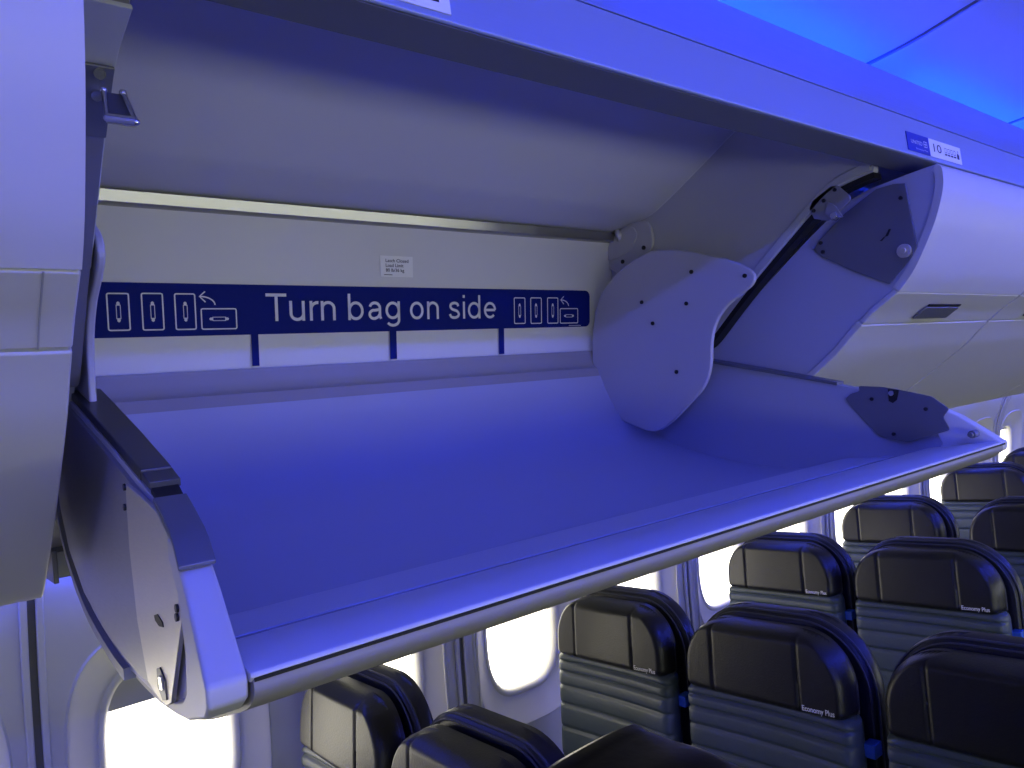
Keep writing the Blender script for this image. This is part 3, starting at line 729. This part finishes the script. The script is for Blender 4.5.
# ================================================================ SEATS
LEAN = .12
def lean(bm, zref=.45, k=LEAN):
    for v in bm.verts: v.co.x += (v.co.z - zref) * k
def outline_w(z, z0, z1, hw, rt, rb):
    w = hw
    if z > z1 - rt: d = (z - (z1 - rt)) / rt; w = hw - rt * (1 - math.sqrt(max(0, 1 - min(d, 1) ** 2)))
    if z < z0 + rb: d = ((z0 + rb) - z) / rb; w = min(w, hw - rb * (1 - math.sqrt(max(0, 1 - min(d, 1) ** 2))))
    return w
def pad(z0, z1, hw, depth, rt, rb, xf, grooves_v=(), grooves_h=(), ns=48, nz=40, puff=1.0, bow=0.0, wing=0.0, gd=.006, rr_=.05):
    """upholstered pad facing -X. xf: x of the back plane. depth forwards."""
    bm = bmesh.new(); F_ = []; B_ = []
    for j in range(nz + 1):
        # cosine spacing keeps ends round
        tz = .5 - .5 * math.cos(math.pi * j / nz); z = z0 + (z1 - z0) * tz
        w = max(outline_w(z, z0, z1, hw, rt, rb), .004); rf = []; rbk = []
        ez = min(z - z0, z1 - z)
        for i in range(ns + 1):
            s = math.sin(math.pi / 2 * (2 * i / ns - 1)); y = s * w
            ey = w * (1 - abs(s)); e = min(ey, ez * 1.0)
            r = min(depth * .55, rr_)
            if ez < r or ey < r:
                a = max(0, 1 - ey / r); b = max(0, 1 - ez / r); q = min(1, math.sqrt(a * a + b * b)); k = math.sqrt(max(0, 1 - q * q))
            else: k = 1
            d = depth * (.25 + .75 * k) + bow * (1 - s * s) * (1 if k > 0 else 0) * k + wing * abs(s) ** 3 * k
            for g in grooves_v: d -= gd * math.exp(-((y - g) / .0032) ** 2) * k
            for g in grooves_h:
                gz = g - .012 * (1 - (y / hw) ** 2) * 0
                d -= gd * math.exp(-((z - gz) / .0036) ** 2) * k
            if grooves_h: 
                gs = sorted([z0] + list(grooves_h) + [z1])
                for a_, b_ in zip(gs, gs[1:]):
                    if a_ <= z <= b_: d += .006 * puff * math.sin(math.pi * (z - a_) / (b_ - a_)) * k
            rf.append(bm.verts.new((xf - d, y, z))); rbk.append(bm.verts.new((xf, y * .985, z)))
        F_.append(rf); B_.append(rbk)
    for j in range(nz):
        for i in range(ns):
            bm.faces.new((F_[j][i], F_[j][i + 1], F_[j + 1][i + 1], F_[j + 1][i]))
            bm.faces.new((B_[j][i], B_[j + 1][i], B_[j + 1][i + 1], B_[j][i + 1]))
        for i in (0, ns): bm.faces.new((F_[j][i], F_[j + 1][i], B_[j + 1][i], B_[j][i]))
    for j in (0, nz):
        for i in range(ns): bm.faces.new((F_[j][i], B_[j][i], B_[j][i + 1], F_[j][i + 1]))
    return bm
def piping(z0, z1, hw, rt, x, r=.0028):
    """tube following the top outline of a pad"""
    pts = []
    for k in range(8): pts.append((x, -hw, z0 + (z1 - rt - z0) * k / 8))
    for k in range(13): a = math.pi - k * math.pi / 24; pts.append((x, -hw + rt + rt * math.cos(a), z1 - rt + rt * math.sin(a)))
    pts += [(x, -p[1], p[2]) for p in reversed(pts)]
    bm = bmesh.new(); rings = []; n = 6
    for i, p in enumerate(pts):
        a = Vector(pts[max(i - 1, 0)]); b = Vector(pts[min(i + 1, len(pts) - 1)]); d = (b - a).normalized(); u = Vector((1, 0, 0)); v = d.cross(u).normalized()
        rings.append([bm.verts.new(Vector(p) + (u * math.cos(2 * math.pi * k / n) + v * math.sin(2 * math.pi * k / n)) * r) for k in range(n)])
    for a, b in zip(rings, rings[1:]):
        for k in range(n): bm.faces.new((a[k], a[(k + 1) % n], b[(k + 1) % n], b[k]))
    return bm
def make_seat():
    r = empty('airline_seat', (0, 0, FZ))
    # quilted lower back
    gh = [.925, .897, .860, .812, .750, .675, .590]
    bm = pad(.47, .955, .206, .050, .03, .05, .0, grooves_h=gh, nz=170, ns=24, bow=-.010, gd=.006, puff=.25, rr_=.02); lean(bm)
    link('backrest', bm, 'slate', r, angle=80)
    # side bolsters of the back shell (navy) with rounded top
    bm = pad(.44, 1.118, .224, .040, .148, .03, .062, nz=48, ns=40, bow=.0); lean(bm)
    sh = link('back_shell', bm, 'navy', r, angle=80)
    bm = piping(.50, 1.113, .221, .144, .030); lean(bm); link('piping', bm, 'stitch', sh)
    bm = piping(.50, 1.106, .213, .137, .018, .002); lean(bm); link('piping', bm, 'stitch', sh)
    # hard rear shell, light grey
    bm = pad(.40, 1.03, .226, .016, .13, .03, .080, nz=24, ns=20); lean(bm)
    link('rear_shell', bm, 'greyplastic', r, angle=80)
    # headrest
    bm = pad(.938, 1.100, .200, .060, .108, .024, .004, grooves_v=(-.100, .112), nz=44, ns=150, bow=.004, wing=.0, gd=.005, rr_=.022); lean(bm)
    hr = link('headrest', bm, 'leather', r, angle=80)
    bm = piping(.95, 1.097, .198, .106, -.006, .0024); lean(bm); link('piping', bm, 'stitch', hr)
    # embroidered words, lower corner of the headrest
    bm = text_bm('Economy Plus', .108, .176, 0, .0105, offset=.02)
    for v in bm.verts:
        y = -v.co.x; z = .955 + v.co.y
        s = abs(y) / .2
        x = .004 - (.060 + .004 * (1 - s * s)) - .0012
        v.co = Vector((x, y, z))
    lean(bm); link('embroidery', bm, 'sticker', hr, smooth=False)
    # blue tag on the aisle-side edge
    bm = bmesh.new(); box(bm, (.004, -.214, .885), (.030, .024, .026)); lean(bm); link('side_tag', bm, 'bluetag', r, bevel=.002)
    # seat cushion
    bm = pad(.0, .46, .195, .12, .05, .05, 0, nz=30, ns=30, grooves_h=(.15, .30), puff=1.0)
    for v in bm.verts: x, y, z = v.co; v.co = Vector((z * -1 + .02, y, .34 - x))
    link('seat_cushion', bm, 'slate', r, angle=80)
    for s in (-1, 1):
        bm = bmesh.new(); prism_pts = [(.02, .60), (.02, .655), (-.40, .655), (-.42, .645), (-.42, .60), (-.40, .59)]
        lo = [bm.verts.new((x, s * .211 - .013, z)) for x, z in prism_pts]; hi = [bm.verts.new((x, s * .211 + .013, z)) for x, z in prism_pts]
        bm.faces.new(lo); bm.faces.new(list(reversed(hi)))
        for i in range(len(lo)): bm.faces.new((lo[i], lo[(i + 1) % len(lo)], hi[(i + 1) % len(lo)], hi[i]))
        link('armrest', bm, 'navy', r, bevel=.008, seg=3)
    bm = bmesh.new(); box(bm, (-.22, 0, .325), (.42, .38, .03)); link('seat_pan', bm, 'dark_metal', r, bevel=.004)
    for x in (-.36, -.06):
        for s in (-1, 1):
            bm = bmesh.new(); cyl(bm, (x, s * .15, 0), (x + .02, s * .15, .325), .018, 12); link('leg', bm, 'dark_metal', r)
    return r
def copy_tree(o, parent=None):
    c = o.copy(); COL.objects.link(c); c.parent = parent
    for ch in list(o.children): copy_tree(ch, c)
    return c
proto = make_seat()
# x of the row, y of the seat, label
OFF = -.055
seats = [(.68, 1.51, 'black and slate leather seat at bottom edge, left of the pair below the tray'),
         (.66, 1.055, 'black and slate leather seat at bottom edge, only its headrest top showing under the tray'),
         (.66, .565, 'leather seat whose top is covered by the glossy black jacket'),
         (1.42, 1.46, 'window seat in front of the bright oval window, top tucked under tray lip'),
         (1.42, 1.00, 'middle seat with black headrest, largest seat fully in view'),
         (1.41, .53, 'aisle seat in the lower right corner, darkest black headrest'),
         (2.22, 1.455, 'window seat in the second full row, blue-lit rim touching the tray underside'),
         (2.22, 1.00, 'middle seat of the second full row, right of the window-side one'),
         (3.02, 1.46, 'window seat in the third full row, partly hidden by the tray lip'),
         (2.98, .955, 'middle seat at the right edge in the third full row'),
         (4.03, 1.47, 'window seat in the fourth full row at the right edge, below the tray tip'),
         (4.72, 1.43, 'farthest seat back, blue-lit, just below the tray tip corner')]
for i, (x, y, lb) in enumerate(seats):
    o = proto if i == 0 else copy_tree(proto)
    o.location = (x + OFF - .02, y, FZ)
    tag(o, lb, 'seat', 'leather airline seats facing forward')

# glossy black jacket draped over the near aisle seat
jk = []
bm = bmesh.new()
path = catmull([(-.055, .80), (-.045, .95), (-.02, 1.07), (.005, 1.122), (.03, 1.134), (.10, 1.138), (.17, 1.137), (.192, 1.130), (.200, 1.105), (.204, .95), (.204, .80)], 4)
rows = []
ny = 30
for j in range(-4, ny + 5):
    t = min(max(j / ny, 0), 1); y = .245 - .490 * t; row = []
    over = max(-j, j - ny, 0)                      # side flaps fold down at both ends
    for k, (x, z) in enumerate(path):
        wr = .0035 * math.sin(27 * y + z * 14) + .0025 * math.sin(51 * y + z * 30)
        fold = .005 * math.exp(-((y - .228) / .006) ** 2)
        yy = y + (.004 if j < 0 else -.004 if j > ny else 0)
        row.append(bm.verts.new((x + (.075 - x) * .02 * over + wr * .5, yy, z - .075 * over * (1 if z > 1.05 else .3) + wr * .6 + fold)))
    rows.append(row)
for a, b in zip(rows, rows[1:]):
    for k in range(len(path) - 1): bm.faces.new((a[k], a[k + 1], b[k + 1], b[k]))
bmesh.ops.solidify(bm, geom=bm.faces[:], thickness=.006)
jo = link('leather_jacket', bm, 'gloss', angle=80)
jo.location = (.655 + OFF, .575, FZ)
tag(jo, 'glossy black leather jacket draped over the near aisle seat at the bottom edge', 'jacket')

# ================================================================ LIGHT
w = bpy.data.worlds.new('World'); scn.world = w; w.use_nodes = True
w.node_tree.nodes['Background'].inputs[0].default_value = (.6, .75, 1, 1); w.node_tree.nodes['Background'].inputs[1].default_value = .3

# ================================================================ CAMERA
cam = bpy.data.cameras.new('camera'); co = bpy.data.objects.new('camera', cam); COL.objects.link(co)
cam.sensor_fit = 'HORIZONTAL'; cam.sensor_width = 36; cam.lens = F / 1024 * 36; cam.clip_start = .02
rt = Vector((DX.x, DY.x, DZ.x)); up = Vector((DX.y, DY.y, DZ.y)); fw = Vector((DX.z, DY.z, DZ.z))
mw = Matrix((rt, up, -fw)).transposed().to_4x4()
co.matrix_world = mw; scn.camera = co
vs = scn.view_settings; scn.display_settings.display_device = 'sRGB'
vs.view_transform = 'Standard'; vs.look = 'None'; vs.gamma = 1; vs.use_curve_mapping = False; vs.exposure = 0.0
